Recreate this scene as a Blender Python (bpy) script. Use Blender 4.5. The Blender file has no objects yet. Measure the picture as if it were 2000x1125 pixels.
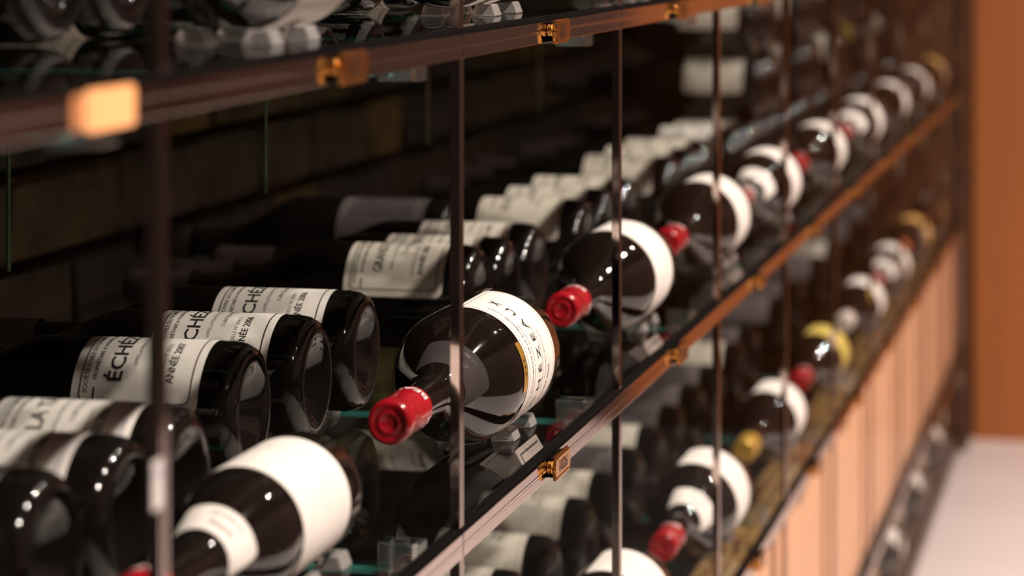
import bpy, bmesh, math, random
from mathutils import Matrix, Vector
random.seed(7)
SC = bpy.context.scene
COL = SC.collection
PI = math.pi

# ------------------------------------------------------------------ camera
# world: x runs along the cabinet (away from us), y goes into the cabinet, z is up.
EYE = 1.122                                   # eye height above the floor
FPX = 5500.0
YAW = math.atan(1234.0 / FPX)
cam = bpy.data.cameras.new('camera')
cam_o = bpy.data.objects.new('camera', cam)
COL.objects.link(cam_o)
cam.sensor_width = 36.0
cam.lens = FPX * 36.0 / 2000.0
cam.shift_y = -700.5 / 2000.0
cam.clip_start = 0.02
cam.clip_end = 50
cam.dof.use_dof = True
cam.dof.focus_distance = 1.84
cam.dof.aperture_fstop = 6.4
cam_o.location = (0, 0, EYE)
cam_o.rotation_euler = (PI / 2, 0, YAW - PI / 2)
SC.camera = cam_o

# ------------------------------------------------------------------ world, light, exposure
w = bpy.data.worlds.new('world')
SC.world = w
w.use_nodes = True
w.node_tree.nodes['Background'].inputs[0].default_value = (1.0, 0.86, 0.74, 1)
w.node_tree.nodes['Background'].inputs[1].default_value = 0.012
vs = SC.view_settings
vs.view_transform = 'Standard'
vs.look = 'None'
vs.gamma = 1
vs.use_curve_mapping = False
vs.exposure = 0.0
SC.cycles.transparent_max_bounces = 32
SC.cycles.max_bounces = 6
SC.cycles.glossy_bounces = 4
SC.cycles.sample_clamp_indirect = 4.0
SC.cycles.caustics_reflective = False
SC.cycles.caustics_refractive = False
SC.cycles.use_denoising = True
SC.cycles.use_adaptive_sampling = True
SC.cycles.adaptive_threshold = 0.02
LAMP_POWER = 122.0
LAMP_COL = (1.0, 0.86, 0.76)
LAMPS = [(0.35, -0.80), (1.35, -0.80), (2.35, -0.80), (3.35, -0.80), (4.35, -0.80), (5.35, -0.80)]
CEIL = 2.62

# ------------------------------------------------------------------ layout constants
T0 = 0.384                                    # front plane of the glass doors
W = 0.5035                                    # width of one bay
J = [1.5727 + W * (k - 2) for k in range(12)] # joints between bays
NB = 11                                       # bays (the last joint is J[NB])
S_END = J[NB]
S_WALL = 6.30
T_BACK = 0.985
SHELF = [EYE - 0.0574, EYE - 0.344, EYE - 0.628, EYE - 0.912]   # tops of glass shelves
RAIL = [EYE - 0.0674, EYE - 0.354, EYE - 0.638, EYE - 0.922]    # gap line of the front rails
BASE_TOP = 0.035
SH_T = 0.008

TIER = ['top', 'middle', 'lower', 'crate', 'floor-level']
ORD = ['nearest', 'second', 'third', 'fourth', 'fifth', 'sixth', 'seventh', 'eighth', 'ninth', 'tenth', 'eleventh']
def bayword(k): return ORD[k] + ' bay'

# ------------------------------------------------------------------ materials
MATS = {}
def nmat(name):
    m = bpy.data.materials.new(name)
    m.use_nodes = True
    MATS[name] = m
    return m, m.node_tree, m.node_tree.nodes['Principled BSDF']

def mat(name, col, rough=0.5, metal=0.0, spec=0.5, coat=0.0, var=0.0, vscale=40.0, bump=0.0, bscale=200.0,
        stretch=(1, 1, 1), emit=None, estr=0.0):
    m, nt, b = nmat(name)
    b.inputs['Base Color'].default_value = (*col, 1)
    b.inputs['Roughness'].default_value = rough
    b.inputs['Metallic'].default_value = metal
    b.inputs['Specular IOR Level'].default_value = spec
    b.inputs['Coat Weight'].default_value = coat
    b.inputs['Coat Roughness'].default_value = 0.04
    if emit:
        b.inputs['Emission Color'].default_value = (*emit, 1)
        b.inputs['Emission Strength'].default_value = estr
    if var or bump:
        tc = nt.nodes.new('ShaderNodeTexCoord')
        mp = nt.nodes.new('ShaderNodeMapping')
        mp.inputs['Scale'].default_value = stretch
        nt.links.new(tc.outputs['Object'], mp.inputs['Vector'])
    if var:
        n = nt.nodes.new('ShaderNodeTexNoise')
        n.inputs['Scale'].default_value = vscale
        n.inputs['Detail'].default_value = 6
        nt.links.new(mp.outputs['Vector'], n.inputs['Vector'])
        r = nt.nodes.new('ShaderNodeValToRGB')
        r.color_ramp.elements[0].position = 0.3
        r.color_ramp.elements[1].position = 0.7
        r.color_ramp.elements[0].color = (*[c * (1 - var) for c in col], 1)
        r.color_ramp.elements[1].color = (*[min(1, c * (1 + var)) for c in col], 1)
        nt.links.new(n.outputs['Fac'], r.inputs['Fac'])
        nt.links.new(r.outputs['Color'], b.inputs['Base Color'])
    if bump:
        n2 = nt.nodes.new('ShaderNodeTexNoise')
        n2.inputs['Scale'].default_value = bscale
        n2.inputs['Detail'].default_value = 5
        nt.links.new(mp.outputs['Vector'], n2.inputs['Vector'])
        bp = nt.nodes.new('ShaderNodeBump')
        bp.inputs['Strength'].default_value = bump
        bp.inputs['Distance'].default_value = 0.01
        nt.links.new(n2.outputs['Fac'], bp.inputs['Height'])
        nt.links.new(bp.outputs['Normal'], b.inputs['Normal'])
    return m

def thin_glass(name, ior, tint=(1, 1, 1), rough=0.0, gain=1.0):
    """clear sheet: what is not reflected (Fresnel) passes straight through"""
    m = bpy.data.materials.new(name)
    m.use_nodes = True
    MATS[name] = m
    nt = m.node_tree
    nt.nodes.clear()
    out = nt.nodes.new('ShaderNodeOutputMaterial')
    mix = nt.nodes.new('ShaderNodeMixShader')
    tr = nt.nodes.new('ShaderNodeBsdfTransparent')
    tr.inputs[0].default_value = (*tint, 1)
    gl = nt.nodes.new('ShaderNodeBsdfGlossy')
    gl.inputs['Roughness'].default_value = rough
    fr = nt.nodes.new('ShaderNodeFresnel')
    fr.inputs['IOR'].default_value = ior
    ge = nt.nodes.new('ShaderNodeNewGeometry')
    inv = nt.nodes.new('ShaderNodeMath'); inv.operation = 'SUBTRACT'; inv.inputs[0].default_value = 1
    mul = nt.nodes.new('ShaderNodeMath'); mul.operation = 'MULTIPLY'
    mu2 = nt.nodes.new('ShaderNodeMath'); mu2.operation = 'MULTIPLY'; mu2.inputs[1].default_value = gain
    nt.links.new(ge.outputs['Backfacing'], inv.inputs[1])
    nt.links.new(fr.outputs[0], mul.inputs[0])
    nt.links.new(inv.outputs[0], mul.inputs[1])
    nt.links.new(mul.outputs[0], mu2.inputs[0])
    nt.links.new(mu2.outputs[0], mix.inputs[0])
    nt.links.new(tr.outputs[0], mix.inputs[1])
    nt.links.new(gl.outputs[0], mix.inputs[2])
    nt.links.new(mix.outputs[0], out.inputs[0])
    return m

def acrylic(name, body=0.25, col=(0.95, 0.9, 0.88)):
    m = bpy.data.materials.new(name)
    m.use_nodes = True
    MATS[name] = m
    nt = m.node_tree
    nt.nodes.clear()
    out = nt.nodes.new('ShaderNodeOutputMaterial')
    mix = nt.nodes.new('ShaderNodeMixShader')
    mix.inputs[0].default_value = body
    g = nt.nodes.new('ShaderNodeBsdfGlass')
    g.inputs['IOR'].default_value = 1.49
    g.inputs['Roughness'].default_value = 0.03
    d = nt.nodes.new('ShaderNodeBsdfPrincipled')
    d.inputs['Base Color'].default_value = (*col, 1)
    d.inputs['Roughness'].default_value = 0.15
    nt.links.new(g.outputs[0], mix.inputs[1])
    nt.links.new(d.outputs[0], mix.inputs[2])
    nt.links.new(mix.outputs[0], out.inputs[0])
    return m

mat('bottle_glass', (0.006, 0.0045, 0.004), rough=0.07, spec=0.5, bump=0.02, bscale=60)
mat('bottle_brown', (0.008, 0.005, 0.004), rough=0.05, spec=0.5, bump=0.015, bscale=50)
mat('paper_white', (0.90, 0.84, 0.79), rough=0.6, var=0.08, vscale=45, bump=0.03)
mat('paper_cream', (0.76, 0.69, 0.60), rough=0.6, var=0.06, vscale=80, bump=0.03)
mat('paper_yellow', (0.62, 0.47, 0.10), rough=0.6, var=0.08, vscale=80)
mat('paper_amber', (0.85, 0.50, 0.15), rough=0.6, var=0.08, vscale=80)
mat('paper_mauve_shaded', (0.13, 0.105, 0.11), rough=0.5, var=0.1, vscale=90)  # shade deep in the shelves put into the label colour
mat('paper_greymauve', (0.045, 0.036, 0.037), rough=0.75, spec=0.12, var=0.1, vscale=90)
mat('ink', (0.022, 0.018, 0.02), rough=0.6)
mat('ink_grey', (0.30, 0.27, 0.26), rough=0.6)
mat('ink_lilac', (0.32, 0.32, 0.46), rough=0.6)
mat('ink_wine', (0.10, 0.018, 0.03), rough=0.6)
mat('ink_dim', (0.05, 0.04, 0.04), rough=0.6)
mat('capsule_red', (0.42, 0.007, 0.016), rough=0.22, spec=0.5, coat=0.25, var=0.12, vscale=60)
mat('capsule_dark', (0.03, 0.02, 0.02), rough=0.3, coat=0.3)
mat('capsule_gold', (0.60, 0.36, 0.06), rough=0.3, metal=0.4)
mat('capsule_pale', (0.75, 0.66, 0.60), rough=0.35)
mat('capsule_orange', (0.75, 0.16, 0.07), rough=0.3, coat=0.3)
mat('capsule_text', (0.85, 0.80, 0.80), rough=0.4)
mat('gold_foil', (0.55, 0.30, 0.05), rough=0.4, metal=0.5, var=0.1)
mat('bronze', (0.48, 0.38, 0.35), rough=0.06, metal=1.0)
mat('bronze_glint', (0.85, 0.72, 0.68), rough=0.12, metal=1.0)
mat('gasket', (0.004, 0.003, 0.003), rough=0.9, spec=0.05)
mat('brass', (0.78, 0.38, 0.10), rough=0.25, metal=1.0, var=0.12, vscale=160)
mat('brass_dark', (0.09, 0.035, 0.012), rough=0.5, metal=0.3)
mat('amber_reflection', (0.3, 0.10, 0.02), rough=0.4, emit=(1.0, 0.42, 0.17), estr=1.35)  # emission stands in for lamplight mirrored by a rail plate
mat('teal_edge', (0.10, 0.42, 0.38), rough=0.12, spec=0.6)
mat('green_edge', (0.015, 0.035, 0.017), rough=0.15)
mat('card_pink', (0.82, 0.66, 0.62), rough=0.45, var=0.06)
mat('white_glint', (0.80, 0.74, 0.70), rough=0.4)
mat('lilac_glint', (0.45, 0.45, 0.65), rough=0.4)
mat('brick_a', (0.10, 0.072, 0.05), rough=0.9, var=0.35, vscale=18, bump=0.6, bscale=40)
mat('brick_b', (0.125, 0.085, 0.042), rough=0.9, var=0.35, vscale=18, bump=0.6, bscale=40)
mat('brick_c', (0.07, 0.054, 0.046), rough=0.9, var=0.35, vscale=18, bump=0.6, bscale=40)
mat('brick_d', (0.24, 0.16, 0.06), rough=0.9, var=0.35, vscale=18, bump=0.6, bscale=40)
mat('mortar', (0.04, 0.033, 0.028), rough=0.95, bump=0.4, bscale=60)
mat('orange_wall', (0.46, 0.150, 0.038), rough=0.65, var=0.08, vscale=3, stretch=(6, 6, 0.6), bump=0.05, bscale=40)
mat('brown_wall', (0.085, 0.045, 0.032), rough=0.7, var=0.1, vscale=3)
mat('dark_wood', (0.10, 0.042, 0.020), rough=0.45, var=0.2, vscale=8, stretch=(8, 8, 1))
mat('floor_white', (0.88, 0.80, 0.79), rough=0.35, var=0.03, vscale=4)
mat('ceiling_dark', (0.20, 0.15, 0.12), rough=0.9)
mat('pine', (0.78, 0.42, 0.245), rough=0.55, var=0.16, vscale=9, stretch=(14, 14, 1.2), bump=0.05)
mat('pine_yellow', (0.78, 0.48, 0.18), rough=0.55, var=0.15, vscale=9, stretch=(2, 12, 12), bump=0.05)
mat('lamp_metal', (0.6, 0.6, 0.6), rough=0.3, metal=1)
mat('lamp_lens', (1, 1, 1), emit=(1, 0.88, 0.78), estr=12)
thin_glass('door_glass', 1.009, (0.99, 0.993, 0.99))
thin_glass('shelf_glass', 1.42, (0.83, 0.845, 0.835))
thin_glass('fin_glass', 1.35, (0.86, 0.93, 0.91))
thin_glass('divider_glass', 1.05, (0.93, 0.95, 0.93))
acrylic('acrylic', 0.32)
acrylic('acrylic_clip', 0.14, (0.7, 0.8, 0.78))

# ------------------------------------------------------------------ helpers
def tag(o, label=None, cat=None, group=None, kind=None):
    if label: o['label'] = label
    if cat: o['category'] = cat
    if group: o['group'] = group
    if kind: o['kind'] = kind
    return o

def link(name, me, m=None, parent=None):
    o = bpy.data.objects.new(name, me)
    COL.objects.link(o)
    if m and me is not None and not me.materials:
        me.materials.append(MATS[m])
    if parent: o.parent = parent
    return o

def empty(name, loc=(0, 0, 0), mtx=None):
    o = bpy.data.objects.new(name, None)
    COL.objects.link(o)
    o.empty_display_size = 0.02
    if mtx is not None: o.matrix_world = mtx
    else: o.location = loc
    return o

def box_bm(bm, x0, x1, y0, y1, z0, z1, bev=0.0):
    r = bmesh.ops.create_cube(bm, size=1)
    for v in r['verts']:
        v.co = Vector((x0 + (v.co.x + .5) * (x1 - x0), y0 + (v.co.y + .5) * (y1 - y0), z0 + (v.co.z + .5) * (z1 - z0)))
    if bev:
        es = list({e for v in r['verts'] for e in v.link_edges})
        bmesh.ops.bevel(bm, geom=es, offset=bev, segments=2, affect='EDGES', profile=0.6)

def mesh_of(bm, m, smooth=False, name='mesh'):
    bmesh.ops.recalc_face_normals(bm, faces=bm.faces)
    me = bpy.data.meshes.new(name)
    bm.to_mesh(me); bm.free()
    me.materials.append(MATS[m])
    if smooth:
        for p in me.polygons: p.use_smooth = True
    return me

def box_mesh(x0, x1, y0, y1, z0, z1, m, bev=0.0):
    bm = bmesh.new()
    box_bm(bm, x0, x1, y0, y1, z0, z1, bev)
    return mesh_of(bm, m)

def box(name, x0, x1, y0, y1, z0, z1, m, parent=None, bev=0.0):
    """box in world space, or in the parent's space when there is one; origin at its base centre"""
    cx, cy = (x0 + x1) / 2, (y0 + y1) / 2
    o = link(name, box_mesh(x0 - cx, x1 - cx, y0 - cy, y1 - cy, 0, z1 - z0, m, bev), None, parent)
    o.location = (cx, cy, z0)
    return o

def lathe(profile, m, n=56, cap0=True, cap1=True):
    """profile: list of (r, z), revolved around local z"""
    bm = bmesh.new()
    rings = []
    for r, z in profile:
        if r < 1e-6:
            rings.append([bm.verts.new((0, 0, z))])
        else:
            rings.append([bm.verts.new((r * math.sin(2 * PI * i / n), -r * math.cos(2 * PI * i / n), z)) for i in range(n)])
    for a, b in zip(rings, rings[1:]):
        for i in range(n):
            j = (i + 1) % n
            if len(a) == 1 and len(b) > 1: bm.faces.new((a[0], b[i], b[j]))
            elif len(b) == 1 and len(a) > 1: bm.faces.new((a[i], b[0], a[j]))
            elif len(a) > 1: bm.faces.new((a[i], b[i], b[j], a[j]))
    me = mesh_of(bm, m, True)
    return me

# ---- lettering
TXT = {}
def text_mesh(body, size):
    """flat outline text centred at 0,0, as a list of (verts, faces)"""
    key = (body, round(size, 6))
    if key in TXT: return TXT[key]
    c = bpy.data.curves.new('t', 'FONT')
    c.body = body
    c.size = size
    c.align_x = 'CENTER'
    c.align_y = 'CENTER'
    c.resolution_u = 2
    c.offset = size * (0.016 if size > 0.0048 else 0.006)
    o = bpy.data.objects.new('t', c)
    COL.objects.link(o)
    dg = bpy.context.evaluated_depsgraph_get()
    dg.update()
    me = bpy.data.meshes.new_from_object(o.evaluated_get(dg))
    V = [(v.co.x, v.co.y) for v in me.vertices]
    F = [tuple(p.vertices) for p in me.polygons]
    bpy.data.objects.remove(o); bpy.data.curves.remove(c); bpy.data.meshes.remove(me)
    TXT[key] = (V, F)
    return V, F

def wrap(bm, rfun, off=0.0):
    """bend a flat drawing (x = arc length, y = height) on a body of revolution"""
    for v in bm.verts:
        r = rfun(v.co.y) + off
        a = v.co.x / r
        v.co = Vector((r * math.sin(a), -r * math.cos(a), v.co.y))

def print_mesh(lines, m, rfun, bars=(), stretch=1.0, off=0.00035):
    """lines: (text, size, arc position, height[, x-stretch]); bars: (x0, x1, y0, y1)"""
    bm = bmesh.new()
    for L in lines:
        s, size, a, z = L[:4]
        sx = L[4] if len(L) > 4 else 1.0
        V, F = text_mesh(s, size)
        vs_ = [bm.verts.new((x * sx + a, y + z, 0)) for x, y in V]
        for f in F:
            try: bm.faces.new([vs_[i] for i in f])
            except ValueError: pass
    for x0, x1, y0, y1 in bars:
        bm.faces.new([bm.verts.new(p) for p in ((x0, y0, 0), (x1, y0, 0), (x1, y1, 0), (x0, y1, 0))])
    x = -0.1
    while x < 0.1:
        g = bm.verts[:] + bm.edges[:] + bm.faces[:]
        bmesh.ops.bisect_plane(bm, geom=g, plane_co=(x, 0, 0), plane_no=(1, 0, 0), dist=1e-6)
        x += 0.005
    wrap(bm, rfun, off)
    me = bpy.data.meshes.new('printing')
    bm.to_mesh(me); bm.free()
    me.materials.append(MATS[m])
    return me

def rr_half(a, w2, h2, rad):
    """half height of a rounded rectangle at arc position a"""
    d = abs(a) - (w2 - rad)
    if d <= 0: return h2
    return h2 - rad + math.sqrt(max(0, rad * rad - d * d))

def cols(w2, rad, n=44):
    xs = [-w2 + 2 * w2 * i / n for i in range(n + 1)]
    for i in range(1, 6):
        q = rad * (1 - math.cos(PI / 2 * i / 6))
        xs += [-w2 + q, w2 - q]
    return sorted(set(round(x, 6) for x in xs))

def label_mesh(m, rfun, zc, w2, h2, rad=0.004, off=0.0002, nz=1):
    """a sheet of paper glued on the bottle (with the thickness of its edge)"""
    bm = bmesh.new()
    prev = None
    for a in cols(w2, rad):
        h = max(rr_half(a, w2, h2, rad), 1e-5)
        cur = [bm.verts.new((a, zc - h + 2 * h * k / nz, 0)) for k in range(nz + 1)]
        if prev:
            for k in range(nz):
                bm.faces.new((prev[k], cur[k], cur[k + 1], prev[k + 1]))
        prev = cur
    wrap(bm, rfun, off)
    me = bpy.data.meshes.new('label')
    bm.to_mesh(me); bm.free()
    me.materials.append(MATS[m])
    for p in me.polygons: p.use_smooth = True
    return me

def border_mesh(m, rfun, zc, w2, h2, rad, wd, off=0.0004):
    """thin printed frame, a rounded rectangle"""
    bm = bmesh.new()
    def loop(w, h, r):
        pts = []
        for cx, cy, a0 in ((w - r, h - r, 0), (-w + r, h - r, 90), (-w + r, -h + r, 180), (w - r, -h + r, 270)):
            for i in range(6):
                a = math.radians(a0 + 18 * i)
                pts.append((cx + r * math.cos(a), cy + r * math.sin(a)))
        out = []
        for i in range(len(pts)):                      # refine the long sides so they follow the curve
            p, q = pts[i], pts[(i + 1) % len(pts)]
            k = max(1, int(abs(p[0] - q[0]) / 0.004)) if abs(p[0] - q[0]) > 0.01 else 1
            if k > 1: k = 30
            for j in range(k): out.append((p[0] + (q[0] - p[0]) * j / k, p[1] + (q[1] - p[1]) * j / k))
        return out
    A = loop(w2, h2, rad); B = loop(w2 - wd, h2 - wd, max(rad - wd, 0.0006))
    va = [bm.verts.new((x, y + zc, 0)) for x, y in A]
    vb = [bm.verts.new((x, y + zc, 0)) for x, y in B]
    n = len(va)
    for i in range(n):
        j = (i + 1) % n
        bm.faces.new((va[i], va[j], vb[j], vb[i]))
    wrap(bm, rfun, off)
    me = bpy.data.meshes.new('frame_line')
    bm.to_mesh(me); bm.free()
    me.materials.append(MATS[m])
    return me

# ---- bottles (local z runs from the base to the neck, the label faces local -y)
def smooth_step(x): return x * x * (3 - 2 * x)
def bottle_profile(R, L, sh0, sh1, rn):
    """base with punt, straight body up to sh0, sloping shoulder to sh1, neck"""
    P = [(0, 0.020), (R * 0.30, 0.014), (R * 0.55, 0.004), (R * 0.66, 0.0006), (R * 0.78, 0.0), (R * 0.90, 0.0018), (R * 0.975, 0.007), (R, 0.014)]
    P.append((R, sh0 * 0.6))
    n = 16
    for i in range(n + 1):
        t = i / n
        r = R + (rn * 1.12 - R) * smooth_step(t) ** 0.92
        P.append((r, sh0 + (sh1 - sh0) * t))
    P += [(rn * 1.04, sh1 + 0.02), (rn, L - 0.03), (rn, L - 0.012), (rn * 1.10, L - 0.011), (rn * 1.10, L - 0.003), (rn * 0.9, L), (0, L)]
    return P
def rfun_of(P):
    Q = sorted([(z, r) for r, z in P if r > 1e-6 and z > 0.006])
    def f(z):
        if z <= Q[0][0]: return Q[0][1]
        for (z0, r0), (z1, r1) in zip(Q, Q[1:]):
            if z0 <= z <= z1:
                return r0 if z1 - z0 < 1e-9 else r0 + (r1 - r0) * (z - z0) / (z1 - z0)
        return Q[-1][1]
    return f

MESH = {}
def body(R, L, sh0, sh1, rn, m):
    k = ('b', R, L, sh0, sh1, rn, m)
    if k not in MESH:
        MESH[k] = lathe(bottle_profile(R, L, sh0, sh1, rn), m)
    return MESH[k]
def capsule(R, L, rn, ln, m):
    k = ('c', L, rn, ln, m)
    if k not in MESH:
        r = rn * 1.17
        P = [(r * 1.03, L - ln), (r * 1.02, L - ln * 0.6), (r * 1.0, L - 0.016), (r * 1.04, L - 0.013), (r * 1.05, L - 0.003),
             (r * 0.98, L + 0.0008), (r * 0.80, L + 0.0016), (r * 0.74, L + 0.0009), (r * 0.55, L + 0.0009), (r * 0.52, L + 0.0014),
             (r * 0.40, L + 0.0014), (r * 0.36, L + 0.0006), (0, L + 0.0008)]
        MESH[k] = lathe(P, m, 40)
    return MESH[k]

REAR_TXT = {
 'ech07': ('ÉCHÉZEAUX', 'APPELLATION ÉCHÉZEAUX CONTRÔLÉE', 'ANNÉE 2007', 0.0130, 1.22),
 'ech06': ('ÉCHÉZEAUX', 'APPELLATION ÉCHÉZEAUX CONTRÔLÉE', 'ANNÉE 2006', 0.0130, 1.22),
 'tache': ('LA TÂCHE', 'APPELLATION LA TÂCHE CONTRÔLÉE', 'ANNÉE 2006', 0.0125, 1.05),
 'grands': ('GRANDS ÉCHÉZEAUX', 'APPELLATION GRANDS ÉCHÉZEAUX CONTRÔLÉE', 'ANNÉE 2006', 0.0108, 0.80),
}
REAR = dict(R=0.042, L=0.298, sh0=0.135, sh1=0.215, rn=0.0130)
REAR_BIG = dict(R=0.046, L=0.31, sh0=0.15, sh1=0.225, rn=0.0135)

def design_meshes(kind, paper, dims):
    """label, frame line and printing for one design on one bottle shape, shared by all copies"""
    k = ('d', kind, paper, dims['R'])
    if k in MESH: return MESH[k]
    f = rfun_of(bottle_profile(**dims))
    zc, w2, h2 = 0.0635, 0.0625, 0.0405
    out = {'label': label_mesh(paper, f, zc, w2, h2, 0.006)}
    if kind == 'plain':
        out['frame'] = border_mesh('ink_grey', f, zc, w2 - 0.004, h2 - 0.004, 0.004, 0.0008)
        out['print'] = print_mesh([('ÉCHÉZEAUX', 0.011, 0, zc + 0.014)], 'ink_dim', f,
                                  bars=[(-0.030, 0.030, zc + 0.027, zc + 0.0285), (-0.018, 0.018, zc - 0.010, zc - 0.008), (-0.025, 0.025, zc - 0.017, zc - 0.0155)])
    elif kind == 'dense':
        lines = [('APPELLATION CONTRÔLÉE', 0.006, 0, zc + 0.028 - 0.0068 * i) for i in range(9)]
        out['frame'] = border_mesh('ink_dim', f, zc, w2 - 0.004, h2 - 0.003, 0.004, 0.0008)
        out['print'] = print_mesh(lines, 'ink_dim', f)
    else:
        big, app, yr, sz, sx = REAR_TXT[kind]
        inkf = 'ink_lilac' if kind == 'tache' else ('ink_wine' if kind == 'ech07' else 'ink')
        out['frame'] = border_mesh(inkf, f, zc, w2 - 0.0048, h2 - 0.0048, 0.0048, 0.0009)
        out['print'] = print_mesh([
            ('SOCIÉTÉ CIVILE DU DOMAINE DE LA ROMANÉE-CONTI', 0.0042, 0, zc + 0.0318),
            ('PROPRIÉTAIRE A VOSNE-ROMANÉE (CÔTE-D\'OR) FRANCE', 0.0038, 0.002, zc + 0.0262, 0.92),
            (big, sz, 0, zc + 0.0135, sx),
            (yr, 0.0064, -0.027, zc - 0.0215, 1.0)], 'ink', f,
            bars=[(-0.056, -0.0485, zc + 0.0255, zc + 0.0268), (0.0485, 0.056, zc + 0.0255, zc + 0.0268)])
        out['print2'] = print_mesh([
            (app, 0.0036, 0, zc + 0.0025),
            ('15.809 Bouteilles Récoltées', 0.0042, 0, zc - 0.0055),
            ('BOUTEILLE N° 07412', 0.0038, -0.028, zc - 0.0150),
            ('L\'ASSOCIÉ-GÉRANT', 0.0034, 0.030, zc - 0.0150),
            ('A. de Villaine', 0.0052, 0.026, zc - 0.026)], 'ink_grey', f)
    MESH[k] = out
    return out

def put_bottle(name, mtx, dims, glass, cap, cap_len, label_parts, label, group, cat='wine bottle'):
    o = empty(name, mtx=mtx)
    tag(o, label, cat, group)
    link('glass_body', body(m=glass, **dims), None, o)
    c = link('capsule', capsule(dims['R'], dims['L'], dims['rn'], cap_len, cap), None, o)
    return o, c

RB_REAR = Matrix.Rotation(-PI / 2, 4, 'X')
RB_FRONT = Matrix.Rotation(-PI / 2, 4, 'Y')

def rear_bottle(s, t_base, z_bottom, kind, paper, label, group, dims=REAR, roll=0.0, cap='capsule_dark', glass='bottle_glass'):
    mtx = Matrix.Translation((s, t_base, z_bottom + dims['R'] + 0.0004)) @ RB_REAR @ Matrix.Rotation(roll, 4, 'Z')
    o, c = put_bottle('wine_bottle', mtx, dims, glass, cap, 0.055, None, label, group)
    d = design_meshes(kind, paper, dims)
    lb = link('label', d['label'], None, o)
    link('frame_line', d['frame'], None, lb)
    link('printing', d['print'], None, lb)
    if 'print2' in d: link('fine_print', d['print2'], None, lb)
    return o

FL = dict(L=0.300, sh0=0.122, sh1=0.205)
def front_bottle(s_label_end, t, z_bottom, R, label, group, paper='paper_white', cap='capsule_red', neck=None, glass='bottle_brown',
                 roll=10.0, text='GRANDS ÉCHÉZEAUX', foil=False, span=0.067, rn=0.0112, detail=True, neck_roll=28):
    """lies along the shelf with its neck towards us; the far end of its label is at s_label_end"""
    dims = dict(R=R, rn=rn, **FL)
    z0, z1 = 0.032, 0.116                        # label edges above the base
    s_base = s_label_end + z0
    mtx = Matrix.Translation((s_base, t, z_bottom + R)) @ RB_FRONT @ Matrix.Rotation(math.radians(roll), 4, 'Z')
    o, c = put_bottle('wine_bottle', mtx, dims, glass, cap, 0.052, None, label, group)
    f = rfun_of(bottle_profile(**dims))
    k = ('f', R, paper, text, detail, rn)
    zc, h2 = (z0 + z1) / 2, (z1 - z0) / 2
    w2 = min(span, 1.5 * R)
    if k not in MESH:
        d = {'label': label_mesh(paper, f, zc, w2, h2, 0.003)}
        if detail:
            d['frame'] = border_mesh('ink_grey', f, zc, w2 - 0.003, h2 - 0.004, 0.002, 0.0006)
            d['print'] = print_mesh([(text, 0.0125, 0.004, zc + 0.004, 1.0), ('ANNÉE 2006', 0.005, -0.022, zc - 0.022),
                                     ('SOCIÉTÉ CIVILE DU DOMAINE DE LA ROMANÉE-CONTI', 0.004, 0, zc + 0.027)], 'ink', f)
            d['print2'] = print_mesh([('APPELLATION CONTRÔLÉE', 0.0036, 0, zc - 0.004), ('Bouteilles Récoltées', 0.0042, 0, zc - 0.012),
                                      ('PROPRIÉTAIRE A VOSNE-ROMANÉE', 0.0034, 0, zc + 0.020)], 'ink_grey', f)
        MESH[k] = d
    d = MESH[k]
    lb = link('label', d['label'], None, o)
    if detail:
        link('frame_line', d['frame'], None, lb)
        link('printing', d['print'], None, lb)
        link('fine_print', d['print2'], None, lb)
    if neck:
        kn = ('n', R, neck, rn)
        zn = 0.172
        if kn not in MESH:
            MESH[kn] = (label_mesh(neck, f, zn, f(zn) * 1.25, 0.0105, 0.003, off=0.0003, nz=5),
                        print_mesh([('DOMAINE', 0.0042, 0, zn - 0.005, 1.0), ('2006', 0.0055, 0, zn + 0.003, 1.3)], 'ink_grey' if neck == 'paper_white' else 'ink_dim', f, off=0.0007))
        nl = link('neck_label', MESH[kn][0], None, o)
        nl.rotation_euler = (0, 0, math.radians(neck_roll))
        link('printing', MESH[kn][1], None, nl)
    if foil:
        zf = 0.1225
        st = link('gold_strip', label_mesh('gold_foil', f, zf, 0.017, 0.0042, 0.001, off=0.0004), None, o)
        link('printing', print_mesh([('• • •', 0.007, 0, zf)], 'ink', f, off=0.0007), None, st)
    if cap == 'capsule_red':
        kc = ('ct', R, rn)
        if kc not in MESH:
            fc = lambda z: rn * 1.17 * 1.035
            MESH[kc] = print_mesh([('BEAUX', 0.0098, -0.021, FL['L'] - 0.0455, 1.05), ('BEAUX', 0.0098, 0.021, FL['L'] - 0.0455, 1.05)], 'capsule_text', fc, off=0.0002)
        link('lettering', MESH[kc], None, c)
    return o

# ================================================================== SETTING
def struct(o): o['kind'] = 'structure'; return o
fl = struct(box('floor', -2.0, S_WALL + 0.1, -1.5, 1.1, -0.05, 0.0, 'floor_white'))
ce = struct(box('ceiling', -2.0, S_WALL + 0.1, -1.5, 1.1, CEIL, CEIL + 0.05, 'ceiling_dark'))
we = struct(box('wall_end', S_WALL, S_WALL + 0.1, -1.5, 1.1, 0.0, CEIL, 'brown_wall'))
struct(box('trim_4', S_WALL - 0.03, S_WALL - 0.001, -0.36, T0 - 0.02, 0.0, CEIL, 'orange_wall'))   # orange wood panel on the end wall
wo = struct(box('wall_right', -2.0, S_WALL, -1.5, -1.4, 0.0, CEIL, 'brown_wall'))
wr = struct(box('wall_rear', -2.0, -1.9, -1.4, 1.0, 0.0, CEIL, 'brown_wall'))
wb = struct(box('wall_back', -1.9, S_WALL, T_BACK + 0.02, 1.1, 0.0, CEIL, 'mortar'))
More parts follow.
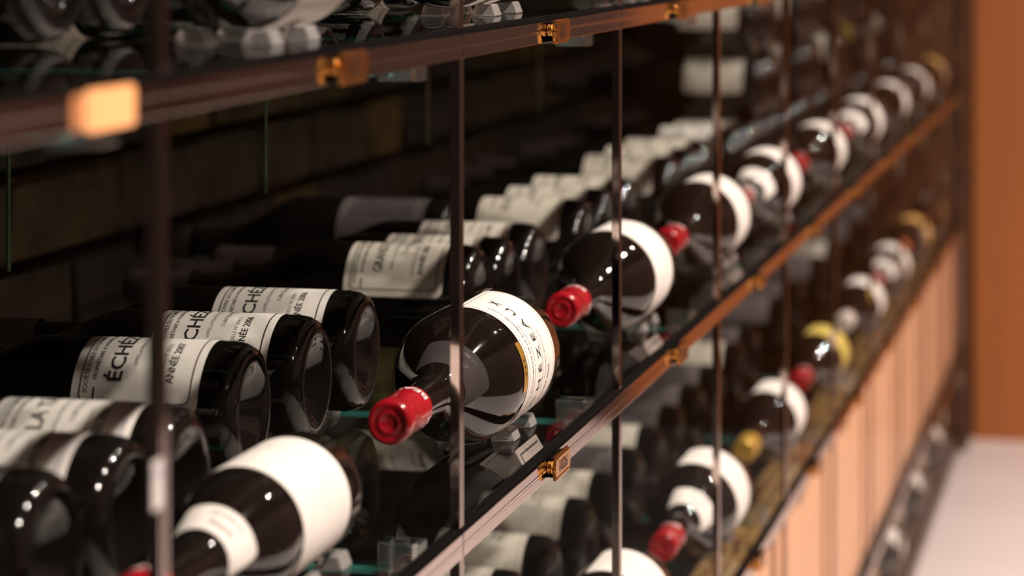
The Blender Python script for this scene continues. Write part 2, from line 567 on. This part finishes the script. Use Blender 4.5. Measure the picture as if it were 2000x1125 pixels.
# stonework behind the bottles: single bricks in uneven courses
bm_cache = []
for v in range(6):
    L_ = (0.20, 0.26, 0.31, 0.23, 0.17, 0.28)[v]
    bm = bmesh.new()
    box_bm(bm, -L_ / 2, L_ / 2, -0.030, 0, 0, 0.074, 0.006)
    for q in bm.verts:
        q.co += Vector((random.uniform(-.003, .003), random.uniform(-.006, .004) if q.co.y < -0.01 else 0, random.uniform(-.002, .002)))
    bm_cache.append((L_, mesh_of(bm, ('brick_a', 'brick_b', 'brick_c', 'brick_a', 'brick_d', 'brick_c')[v], False)))
n_br = 0
z = EYE - 0.80
row = 0
while z < EYE + 0.10:
    s = 2.05 + random.uniform(-0.15, 0.05)
    while s < S_END - 0.1 and n_br < 298:
        L_, me = random.choice(bm_cache)
        b = link('brick', me, None, wb)
        b.location = (s + L_ / 2 - wb.location.x, T_BACK + 0.022 - wb.location.y, z)
        s += L_ + 0.012
        n_br += 1
    z += 0.084
    row += 1

struct(box('trim_1', S_END + 0.005, S_END + 0.16, T0 - 0.012, T_BACK, 0.0, CEIL, 'dark_wood'))       # end post of the cabinet
struct(box('trim_2', J[0], S_END, T0 + 0.004, T_BACK, 0.0, BASE_TOP - 0.002, 'dark_wood'))         # plinth
struct(box('trim_3', J[0], S_END, T0 - 0.004, T_BACK, EYE + 0.255, EYE + 0.30, 'dark_wood'))      # header above the doors

# ceiling downlights
for i, (x, y) in enumerate(LAMPS):
    lo = empty('ceiling_downlight', (x, y, CEIL))
    tag(lo, 'recessed ceiling downlight over the aisle, %s from the near end' % ORD[i], 'ceiling light', 'downlights along the aisle')
    link('trim_ring', lathe([(0.034, -0.001), (0.046, -0.001), (0.048, -0.006), (0.036, -0.008), (0.034, -0.001)], 'lamp_metal', 32), None, lo)
    link('lens', lathe([(0, -0.003), (0.033, -0.003)], 'lamp_lens', 32), None, lo)
    ld = bpy.data.lights.new('spot', 'SPOT')
    ld.energy = LAMP_POWER
    ld.color = LAMP_COL
    ld.spot_size = math.radians(120)
    ld.spot_blend = 0.6
    ld.shadow_soft_size = 0.025
    l = bpy.data.objects.new('lamp', ld)
    COL.objects.link(l)
    l.parent = lo
    l.location = (0, 0, -0.02)
    l.rotation_euler = (math.radians(4), 0, 0)

# ================================================================== CABINET
# glass shelves
shelf_me = {}
for lv in range(4):
    for k in range(NB):
        if 's' not in shelf_me:
            shelf_me['s'] = box_mesh(-W / 2 + 0.0008, W / 2 - 0.0008, 0, T_BACK - 0.035 - (T0 + 0.0065), 0, SH_T, 'shelf_glass')
        o = link('glass_shelf', shelf_me['s'])
        o.location = ((J[k] + J[k + 1]) / 2, T0 + 0.0065, SHELF[lv] - SH_T)
        tag(o, 'clear glass shelf panel under the %s row, %s from the near end' % (TIER[lv], bayword(k)), 'shelf', 'glass shelf panels')

# glass fins under the joints, with a polished teal edge and a clear end clip
fin_me = {}
FT0, FH = 0.418, 0.020
for lv in range(4):
    for k in range(1, NB):
        x = J[k]
        o = empty('shelf_bracket', (x, FT0, SHELF[lv] - SH_T - FH))
        tag(o, 'glass bracket with teal edges under the %s shelf, %s from the near end' % (TIER[lv], ORD[k - 1]), 'bracket', 'glass brackets under the shelves')
        if not fin_me:
            fin_me['fin'] = box_mesh(-0.0055, 0.0055, 0.006, 0.50, 0.0025, FH - 0.0006, 'fin_glass')
            fin_me['low'] = box_mesh(-0.0058, 0.0058, 0.006, 0.50, 0.0, 0.0024, 'teal_edge')
            bm = bmesh.new()
            box_bm(bm, -0.010, -0.0062, -0.008, 0.012, -0.002, FH - 0.0008, 0.0006)
            box_bm(bm, 0.0062, 0.010, -0.008, 0.012, -0.002, FH - 0.0008, 0.0006)
            box_bm(bm, -0.010, 0.010, -0.0125, -0.0085, -0.002, FH - 0.0008, 0.0006)
            fin_me['clip'] = mesh_of(bm, 'acrylic_clip')
        link('glass_fin', fin_me['fin'], None, o)
        link('polished_edge', fin_me['low'], None, o)
        link('end_clip', fin_me['clip'], None, o)

# upright glass dividers deep in the cabinet
div_me = {}
for lv, (zt, zb) in enumerate(((SHELF[0] - SH_T - FH - 0.004, SHELF[1] + 0.14), (SHELF[1] - SH_T - FH - 0.004, SHELF[2] + 0.14))):
    for k in range(2, 6):
        o = empty('glass_divider', (J[k], 0.66, zb))
        tag(o, 'thin upright green-edged glass divider, %s tier, %s from the near end' % (TIER[lv + 1], ORD[k - 2]), 'divider', 'upright glass dividers')
        if lv not in div_me:
            div_me[lv] = (box_mesh(-0.0015, 0.0015, 0.0014, 0.26, 0, zt - zb, 'divider_glass'), box_mesh(-0.0016, 0.0016, 0, 0.0013, 0, zt - zb, 'green_edge'))
        link('pane', div_me[lv][0], None, o)
        link('front_edge', div_me[lv][1], None, o)

# doors
RH = 0.0064                                       # height of one rail strip
def make_plate(txt):
    """barrel-shaped brass lock plate; local x along the rail, -y faces the aisle"""
    hw, hh = 0.024, 0.0080
    out = []
    for i in range(9): out.append((-hw + 2 * hw * i / 8, hh * (1.0)))
    pts = []
    nb = 8
    pts += [(-hw * 0.86, -hh), (hw * 0.86, -hh)]
    for i in range(nb + 1):
        t = i / nb
        pts.append((hw * (0.90 + 0.14 * math.sin(PI * t)), -hh * 0.72 + 1.44 * hh * t))
    pts += [(hw * 0.86, hh), (-hw * 0.86, hh)]
    for i in range(nb + 1):
        t = i / nb
        pts.append((-hw * (0.90 + 0.14 * math.sin(PI * t)), hh * 0.72 - 1.44 * hh * t))
    def prism(P, y0, y1, m):
        bm = bmesh.new()
        a = [bm.verts.new((x, y0, z_)) for x, z_ in P]
        b = [bm.verts.new((x, y1, z_)) for x, z_ in P]
        bm.faces.new(a); bm.faces.new(b[::-1])
        for i in range(len(P)):
            j = (i + 1) % len(P)
            bm.faces.new((a[i], b[i], b[j], a[j]))
        return bm
    bm = prism(pts, -0.0060, -0.0036, 'brass')
    es = [e for e in bm.edges if abs(e.verts[0].co.y + 0.0060) < 1e-6 and abs(e.verts[1].co.y + 0.0060) < 1e-6]
    bmesh.ops.bevel(bm, geom=es, offset=0.0007, segments=2, affect='EDGES')
    plate = mesh_of(bm, 'brass')
    bm = bmesh.new()                                # raised top and bottom ledges
    box_bm(bm, -hw * 0.8, hw * 0.8, -0.0066, -0.0059, hh * 0.70, hh * 0.90, 0.0003)
    box_bm(bm, -hw * 0.8, hw * 0.8, -0.0066, -0.0059, -hh * 0.90, -hh * 0.70, 0.0003)
    ledge = mesh_of(bm, 'brass')
    # ribbed barrel between plate and rail
    P = [(0, 0), (0.0036, 0)]
    for i in range(3):
        P += [(0.0044, 0.0003 + i * 0.0011), (0.0036, 0.0008 + i * 0.0011)]
    P += [(0.0036, 0.0034), (0, 0.0034)]
    barrel = lathe(P, 'brass', 20)
    block = box_mesh(-0.018, 0.020, -0.0037, -0.0001, -0.0062, 0.0062, 'gasket')
    V, F = None, None
    bm = bmesh.new()
    rows = txt.split('\n')
    for i, r in enumerate(rows):
        size = 0.0105 if len(rows) == 1 else 0.0062
        zc = 0 if len(rows) == 1 else (0.0026 if i == 0 else -0.0026)
        V, F = text_mesh(r, size)
        sx = 1.35 if len(rows) == 1 else 1.9
        vv = [bm.verts.new((x * sx, -0.0063, y + zc)) for x, y in V]
        for f in F:
            try: bm.faces.new([vv[i_] for i_ in f])
            except ValueError: pass
    eng = bpy.data.meshes.new('engraving'); bm.to_mesh(eng); bm.free(); eng.materials.append(MATS['brass_dark'])
    return plate, ledge, barrel, block, eng
PLATES = {}
def lock(parent, x, y, zz, txt):
    if txt not in PLATES: PLATES[txt] = make_plate(txt)
    p, l, br, bk, e = PLATES[txt]
    o = link('lock_plate', p, None, parent)
    o.location = (x, y, zz)
    o['label'] = 'brass lock plate with engraved characters'
    link('ledge', l, None, o)
    b = link('barrel', br, None, o); b.location = (-0.0222, -0.0036, 0.0014); b.rotation_euler = (0, 0, 0)
    b.rotation_euler = (-PI / 2, 0, 0)
    link('lock_body', bk, None, o)
    link('engraving', e, None, o)

pane_me = {}
SEAM_GLINT = box_mesh(-W / 2 + 0.001, W / 2 - 0.001, -0.0026, 0.0, -0.00055, 0.00055, 'bronze_glint')  # lighter strip paints the highlight along the rails' bevelled edges
TIER_Z = [(RAIL[0], EYE + 0.25), (RAIL[1], RAIL[0]), (RAIL[2], RAIL[1]), (RAIL[3], RAIL[2]), (BASE_TOP, RAIL[3])]
for ti, (zb, zt) in enumerate(TIER_Z):
    for k in range(NB):
        cx = (J[k] + J[k + 1]) / 2
        d = empty('glass_door', (cx, T0, zb))
        tag(d, 'clear bronze-edged glass door, %s tier, %s from the near end' % (TIER[ti], bayword(k)), 'glass door', 'glass doors of the wine cabinet')
        H = zt - zb
        hw = W / 2 - 0.0007
        if ti not in pane_me:
            pane_me[ti] = (box_mesh(-hw + 0.0042, hw - 0.0042, 0.0003, 0.0040, 0.0106, H - 0.0070, 'door_glass'),
                           box_mesh(-hw, -hw + 0.0040, -0.0016, 0.0044, 0.0106, H - 0.0070, 'bronze', 0.0004),
                           box_mesh(hw - 0.0040, hw, -0.0016, 0.0044, 0.0106, H - 0.0070, 'bronze', 0.0004),
                           box_mesh(-hw, hw, -0.0024, 0.0050, 0.0006, 0.0006 + RH, 'bronze', 0.0005),
                           box_mesh(-hw, hw, -0.0024, 0.0050, H - 0.0006 - RH, H - 0.0006, 'bronze', 0.0005),
                           box_mesh(-hw, hw, -0.0012, 0.0046, 0.0008 + RH, 0.0104, 'gasket'))
        p = pane_me[ti]
        link('pane', p[0], None, d)
        link('stile', p[1], None, d); link('stile', p[2], None, d)
        link('bottom_rail', p[3], None, d); link('top_rail', p[4], None, d)
        link('gasket', p[5], None, d)
        if ti < 4: link('seam_glint', SEAM_GLINT, None, d)
        if ti in (0, 1, 2):
            lock(d, 0.004, -0.0026, 0.0, '1026' if ti == 1 else ('100\n426' if ti == 0 else '1026'))
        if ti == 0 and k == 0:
            # plate on the top rail near us; its amber emission paints a lamp reflection
            g = link('reflection_plate', box_mesh(-0.023, 0.023, -0.0070, -0.003, -0.0080, 0.0080, 'amber_reflection', 0.002), None, d)
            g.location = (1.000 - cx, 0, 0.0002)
            g['label'] = 'amber plate with painted lamp reflection'
        if ti == 1 and k == 0:
            c = link('stile_glint', box_mesh(-0.006, 0.006, -0.0022, -0.0017, 0, 0.0195, 'white_glint'), None, d)  # white piece added to paint a bright reflection on the stile
            c.location = (1.0600 - cx, 0, 0.1238)
            c['label'] = 'painted white reflection on the door stile'
            b = link('stripe', box_mesh(-0.006, 0.006, -0.0024, -0.00225, 0.0135, 0.0155, 'lilac_glint'), None, c)

# ================================================================== BOTTLES
Z2, Z1, Z3 = SHELF[1] + 0.0064, SHELF[0] + 0.0064, SHELF[2] + 0.0064
WEDGE = None
def wedge(x, y, zz, label):
    global WEDGE
    if WEDGE is None:
        bm = bmesh.new()
        l = 0.009
        P = [(-0.0085, 0), (0.0085, 0), (0.0055, 0.0078), (-0.0055, 0.0078)]
        a = [bm.verts.new((-l, p, q)) for p, q in P]; b = [bm.verts.new((l, p, q)) for p, q in P]
        bm.faces.new(a); bm.faces.new(b[::-1])
        for i in range(4): bm.faces.new((a[i], b[i], b[(i + 1) % 4], a[(i + 1) % 4]))
        bmesh.ops.bevel(bm, geom=bm.edges[:], offset=0.0006, segments=1, affect='EDGES')
        WEDGE = mesh_of(bm, 'acrylic')
    o = link('acrylic_wedge', WEDGE)
    o.location = (x, y, zz + 0.0002)
    tag(o, label, 'bottle wedge', 'clear acrylic wedges under the bottles')

# ---- middle shelf, front row
ROW2 = [  # label end s, t, R, cap, neck paper, paper, description, roll, text
 (1.438, 0.4440, 0.0335, 'capsule_red', 'paper_white', 'paper_white', 'white crescent neck label, red capsule cut by the frame bottom', 46, ' '),
 (1.884, 0.4375, 0.0445, 'capsule_red', 'paper_greymauve', 'paper_white', 'red capsule lettered in white, gold strip above its label', 10, 'É C H É Z E A U X'),
 (2.405, 0.4400, 0.0425, 'capsule_red', None, 'paper_white', 'red capsule, second behind the sharp bottle\'s white label', 22, ' '),
 (2.880, 0.4380, 0.0425, 'capsule_red', None, 'paper_white', 'red capsule, third from the sharp bottle onwards', 22, ' '),
 (3.310, 0.4340, 0.0400, 'capsule_red', 'paper_white', 'paper_white', 'white crescent neck label, fourth from the sharp bottle onwards', 30, ' '),
 (3.820, 0.4320, 0.0385, 'capsule_red', None, 'paper_white', 'red capsule, fifth from the sharp bottle onwards', 34, ' '),
 (4.380, 0.4320, 0.0385, 'capsule_red', 'paper_white', 'paper_white', 'white crescent neck label, sixth from the sharp bottle onwards', 34, ' '),
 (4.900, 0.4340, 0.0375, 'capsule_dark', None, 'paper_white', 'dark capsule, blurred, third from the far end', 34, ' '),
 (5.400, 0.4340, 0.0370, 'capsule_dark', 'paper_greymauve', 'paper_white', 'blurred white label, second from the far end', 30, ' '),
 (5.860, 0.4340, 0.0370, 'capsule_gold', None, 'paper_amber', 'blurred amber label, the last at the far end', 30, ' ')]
for i, (s, t, R, cap, neck, paper, desc, roll, text) in enumerate(ROW2):
    front_bottle(s, t, Z2, R, 'wine bottle, middle front row, ' + desc, 'bottles in the middle front row', paper, cap, neck,
                 roll=roll, text=text, foil=(i == 1), detail=(text != ' '), neck_roll=(12, 45)[i] if i < 2 else 28)
    nm = ORD[i] + ' front bottle of the middle shelf'
    for ds, wd in ((0.002, 'base'), (-0.051, 'label')):
        for sg, sd in ((-1, 'aisle'), (1, 'wall')):
            if i > 5 and sg > 0: continue
            wedge(s + ds + 0.02, t + sg * 0.0175, SHELF[1], 'acrylic wedge, %s side by the %s of the %s' % (sd, wd, nm))

# ---- middle shelf, back row (base towards the aisle)
def knurl_mesh(R):
    """ring of tiny moulded dots round the rim of a base"""
    bm = bmesh.new()
    for ring, (rr, zz) in enumerate(((R * 0.80, 0.0002), (R * 1.0, 0.0145))):
        n = 54
        for i in range(n):
            a = 2 * PI * (i + random.uniform(-.2, .2)) / n
            c = Vector((rr * math.sin(a), -rr * math.cos(a), zz))
            r = bmesh.ops.create_icosphere(bm, subdivisions=1, radius=0.00055)
            for v in r['verts']: v.co += c
    return mesh_of(bm, 'bottle_glass', True)
KNURL = knurl_mesh(REAR['R'])
G2 = 'bottles in the middle back row'
back2 = [
 (1.150, 0.497, 'tache', 'paper_cream', 'nearest, its dark base cut by the left frame edge'),
 (1.240, 0.497, 'tache', 'paper_white', 'second nearest, white label cut by left frame edge'),
 (1.331, 0.493, 'tache', 'paper_white', 'third, two capital letters at the left frame edge'),
 (1.424, 0.495, 'tache', 'paper_white', 'fourth, white label with pale lilac frame line'),
 (1.650, 0.532, 'ech07', 'paper_white', 'label dated 2007 with dark red frame line'),
 (1.772, 0.528, 'ech06', 'paper_white', 'crisp white label, middle of three, right behind the 2007 bottle'),
 (1.900, 0.530, 'ech06', 'paper_white', 'crisp white label, last of the trio, base seen in full'),
 (2.195, 0.517, 'grands', 'paper_cream', 'cream label framed by a dark rounded line'),
 (2.315, 0.520, 'grands', 'paper_cream', 'cream label just behind the boldly framed one'),
 (2.430, 0.520, 'ech06', 'paper_cream', 'cream label, next to the dim mauve-labelled bottle'),
 (2.660, 0.520, 'plain', 'paper_cream', 'soft cream label, nearest of the three past the joint'),
 (2.775, 0.520, 'plain', 'paper_cream', 'soft cream label, middle one of the three past the joint'),
 (2.900, 0.520, 'plain', 'paper_cream', 'soft cream label, farthest of the three past the joint'),
 (3.180, 0.520, 'plain', 'paper_cream', 'blurred cream label, nearest of the fifth bay'),
 (3.310, 0.520, 'plain', 'paper_cream', 'blurred cream label, middle of the fifth bay'),
 (3.440, 0.520, 'plain', 'paper_cream', 'blurred cream label, farthest of the fifth bay')]
for i, (s, tb, kd, pp, desc) in enumerate(back2):
    near = i < 8
    bo = rear_bottle(s, tb, Z2 if near else SHELF[1], kd, pp, 'bottle, middle back row, ' + desc, G2, roll=random.uniform(-0.06, 0.06) if i not in (4, 5, 6) else 0.0)
    if near:
        link('knurled_rim', KNURL, None, bo)['kind'] = 'stuff'
        for sg, sd in ((-1, 'near'), (1, 'far')):
            wedge(s + sg * 0.0175, tb + 0.035, SHELF[1], 'acrylic wedge, %s side, under the %s bottle of the middle back row' % (sd, ORD[i]))
rear_bottle(2.545, 0.625, SHELF[1], 'dense', 'paper_mauve_shaded', 'dark bottle with shade-darkened mauve label pushed deep into the middle shelf', G2, dims=REAR_BIG, cap='capsule_dark')
# stacked bottles farther along: three layers
papers = ['paper_cream', 'paper_cream', 'paper_white', 'paper_cream']
def stack(lv, s0, n, layers, yellow=False, where='stack', bay=''):
    for L_ in range(layers):
        for j in range(n):
            pp = 'paper_yellow' if yellow and L_ > 0 else random.choice(papers)
            rear_bottle(s0 + 0.0855 * j, 0.515 + random.uniform(-.006, .006), SHELF[lv] + L_ * 0.0846, 'plain', pp,
                        'bottle, %s label, %s in the %s middle bay, %s layer, %s from near side' % ('yellow' if pp == 'paper_yellow' else 'pale', where, bay, ('bottom', 'middle', 'top')[L_], ('first', 'second', 'third', 'fourth', 'fifth')[j]),
                        'stacked bottles in the %s middle bay' % bay, roll=random.uniform(-0.3, 0.3), cap='capsule_dark')
for k in range(6, NB):
    stack(1, J[k] + 0.072, 2, 1, False, 'pair', ORD[k])
    stack(1, J[k] + 0.275, 3, 3, k == 9, 'stack', ORD[k])

# ---- top shelf
TOPF = [(1.435, 0.4420, 0.0360, 'paper_white', 'pale label curving down at the top frame edge'),
        (1.860, 0.4420, 0.0435, 'paper_white', 'only its underside showing at the top frame edge'),
        (2.370, 0.4420, 0.0430, 'paper_white', 'farthest front bottle of the top shelf')]
for i, (s, t, R, paper, desc) in enumerate(TOPF):
    front_bottle(s, t, Z1, R, 'wine bottle, front of the top shelf, ' + desc, 'bottles on the top shelf', paper, 'capsule_red', None, roll=-6, text=' ', detail=False)
    for ds, wd in ((-0.042, 'base'), (-0.105, 'label')) if i == 0 else ((0.020, 'base'), (-0.045, 'label')):
        for sg, sd in ((-1, 'aisle'), (1, 'wall')):
            wedge(s + ds, t + sg * 0.0175, SHELF[0], 'acrylic wedge, %s side by the %s of the %s top-shelf front bottle' % (sd, wd, ORD[i]))
top_back = [(1.300, 0.518, 'nearest, its side cut by the left frame edge', 0.3, 'ech06'), (1.398, 0.518, 'pale label at the upper left, mirrored in the shelf', 3.25, 'ech06'),
            (1.505, 0.505, 'dark underside right of the pale upper-left label', 0.4, 'ech06'), (1.720, 0.505, 'first behind the long dark front bottle', 0.4, 'ech06'),
            (1.835, 0.505, 'between two others, mostly above the frame', 0.6, 'ech06'), (1.956, 0.505, 'finely printed label over its mirror image', 2.6, 'dense')]
for i, (s, tb, desc, roll, kd) in enumerate(top_back):
    rear_bottle(s, tb, SHELF[0], kd, 'paper_cream', 'bottle, back of the top shelf, ' + desc, 'bottles on the top shelf', roll=-roll)

# ---- lower shelf
ROW3 = [
 (2.395, 0.4400, 0.0430, 'capsule_red', None, 'paper_white', 'white label cut by the bottom of the frame', 26),
 (2.860, 0.4380, 0.0450, 'capsule_red', 'paper_white', 'paper_white', 'white crescent neck label and red capsule', 26),
 (3.390, 0.4360, 0.0385, 'capsule_gold', None, 'paper_white', 'white label and golden capsule', 28),
 (3.890, 0.4340, 0.0375, 'capsule_red', None, 'paper_yellow', 'yellow label and red capsule', 28),
 (4.440, 0.4340, 0.0375, 'capsule_pale', None, 'paper_white', 'white label and pale capsule', 28),
 (4.930, 0.4340, 0.0375, 'capsule_red', 'paper_white', 'paper_white', 'blurred white label, red capsule, third from far end', 28),
 (5.430, 0.4340, 0.0370, 'capsule_orange', None, 'paper_amber', 'amber label and bright orange-red capsule', 28),
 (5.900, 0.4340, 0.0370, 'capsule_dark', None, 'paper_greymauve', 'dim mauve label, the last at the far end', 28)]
for i, (s, t, R, cap, neck, paper, desc, roll) in enumerate(ROW3):
    front_bottle(s, t, Z3, R, 'wine bottle, lower front row, ' + desc, 'bottles in the lower front row', paper, cap, neck, roll=roll, text=' ', detail=False)
    for ds, wd in ((0.012, 'base'), (-0.075, 'label')):
        wedge(s + ds, t - 0.0175, SHELF[2], 'acrylic wedge by the %s of the %s front bottle, lower shelf' % (wd, ORD[i]))
back3 = [(2.330, 'pale label, nearest of the lower back row'), (2.470, 'second nearest of the lower back row'), (2.640, 'third of the lower back row'), (2.770, 'bright cream label, fourth of the lower back row'),
         (2.910, 'fifth of the lower back row'), (3.040, 'greyish label, sixth of the lower back row'), (3.180, 'seventh of the lower back row'),
         (3.330, 'eighth of the lower back row'), (3.480, 'ninth of the lower back row'), (3.680, 'tenth of the lower back row, pale label'), (3.820, 'eleventh of the lower back row'),
         (4.150, 'twelfth of the lower back row'), (4.350, 'thirteenth of the lower back row'), (4.680, 'fourth from the far end of the lower back row'), (4.900, 'third from the far end of the lower back row'),
         (5.300, 'second from the far end of the lower back row'), (5.600, 'farthest of the lower back row')]
for i, (s, desc) in enumerate(back3):
    rear_bottle(s, 0.515, SHELF[2], 'plain', 'paper_cream' if i < 4 or i in (5, 9, 14) else 'paper_mauve_shaded', 'bottle lying base outwards, ' + desc, 'bottles in the lower back row', roll=random.uniform(-0.2, 0.2), cap='capsule_dark')

# ---- floor-level row
for i, (s, desc) in enumerate(((4.30, 'nearest of the floor-level row'), (4.80, 'second of the floor-level row'), (5.30, 'beside the pale floor, second from far end'), (5.80, 'beside the pale floor, at the far end'))):
    front_bottle(s, 0.4340, BASE_TOP, 0.0385, 'dark wine bottle lying at floor level, ' + desc, 'bottles at floor level', 'paper_white', 'capsule_gold', None, roll=10, text=' ', detail=False)

# ---- pine crates
def crate(k):
    x0, x1 = J[k] + 0.019, J[k + 1] - 0.019
    y0, y1 = T0 + 0.012, T0 + 0.085
    zz, H = SHELF[3] + 0.0004, 0.238
    o = empty('wine_crate', ((x0 + x1) / 2, y0, zz))
    tag(o, 'pale pine wine crate of upright boards behind glass, %s from the near end' % bayword(k), 'wooden crate', 'pine crates below the lower shelf')
    Lx, Ly = x1 - x0, y1 - y0
    n = 4
    if 'cr' not in MESH:
        bw = Lx / n
        MESH['cr'] = (box_mesh(-bw / 2 + 0.001, bw / 2 - 0.001, 0, 0.012, 0, H, 'pine', 0.0015),
                      box_mesh(-Lx / 2, Lx / 2, 0.0125, Ly / 4 - 0.002, H - 0.012, H, 'pine_yellow', 0.0015),
                      box_mesh(-0.006, 0.006, 0.0125, Ly, 0, H - 0.0125, 'pine', 0.001),
                      box_mesh(-Lx / 2 + 0.013, Lx / 2 - 0.013, Ly - 0.012, Ly, 0, H - 0.0125, 'pine', 0.001),
                      box_mesh(-Lx / 2 + 0.013, Lx / 2 - 0.013, 0.0125, Ly - 0.0125, 0, 0.010, 'pine'))
    m = MESH['cr']
    for i in range(n):
        b = link('board', m[0], None, o); b.location = (-Lx / 2 + (i + 0.5) * Lx / n, random.uniform(0, 0.0015), 0)
    for i in range(4):
        b = link('lid_board', m[1], None, o); b.location = (0, i * (Ly - 0.0125) / 4, 0)
    for sg in (-1, 1):
        b = link('end_panel', m[2], None, o); b.location = (sg * (Lx / 2 - 0.006), 0, 0)
    link('back_panel', m[3], None, o); link('bottom_panel', m[4], None, o)
for k in range(3, NB): crate(k)

# ---- little card holders leaning behind the middle rail
def card(k):
    o = empty('card_holder', (J[k] + 0.318, 0.4067, SHELF[1] - SH_T - 0.0140))
    o.rotation_euler = (math.radians(-30), 0, 0)
    tag(o, 'small rose-grey card holder hanging under the middle shelf edge, %s from the near end' % bayword(k), 'card holder', 'card holders under the middle shelf')
    if 'cd' not in MESH:
        a = box_mesh(-0.033, 0.033, 0, 0.0012, -0.003, 0.0155, 'card_pink', 0.0005)
        c = box_mesh(-0.0265, 0.0265, -0.0006, -0.0001, -0.002, 0.0105, 'card_pink', 0.0001)
        f = box_mesh(-0.0280, 0.0280, -0.0002, 0.0001, -0.0025, 0.0118, 'ink_dim')
        MESH['cd'] = (a, c, f)
    a, c, f = MESH['cd']
    link('frame', a, None, o); link('card', c, None, o); link('card_edge', f, None, o)
for k in (2, 3, 4): card(k)
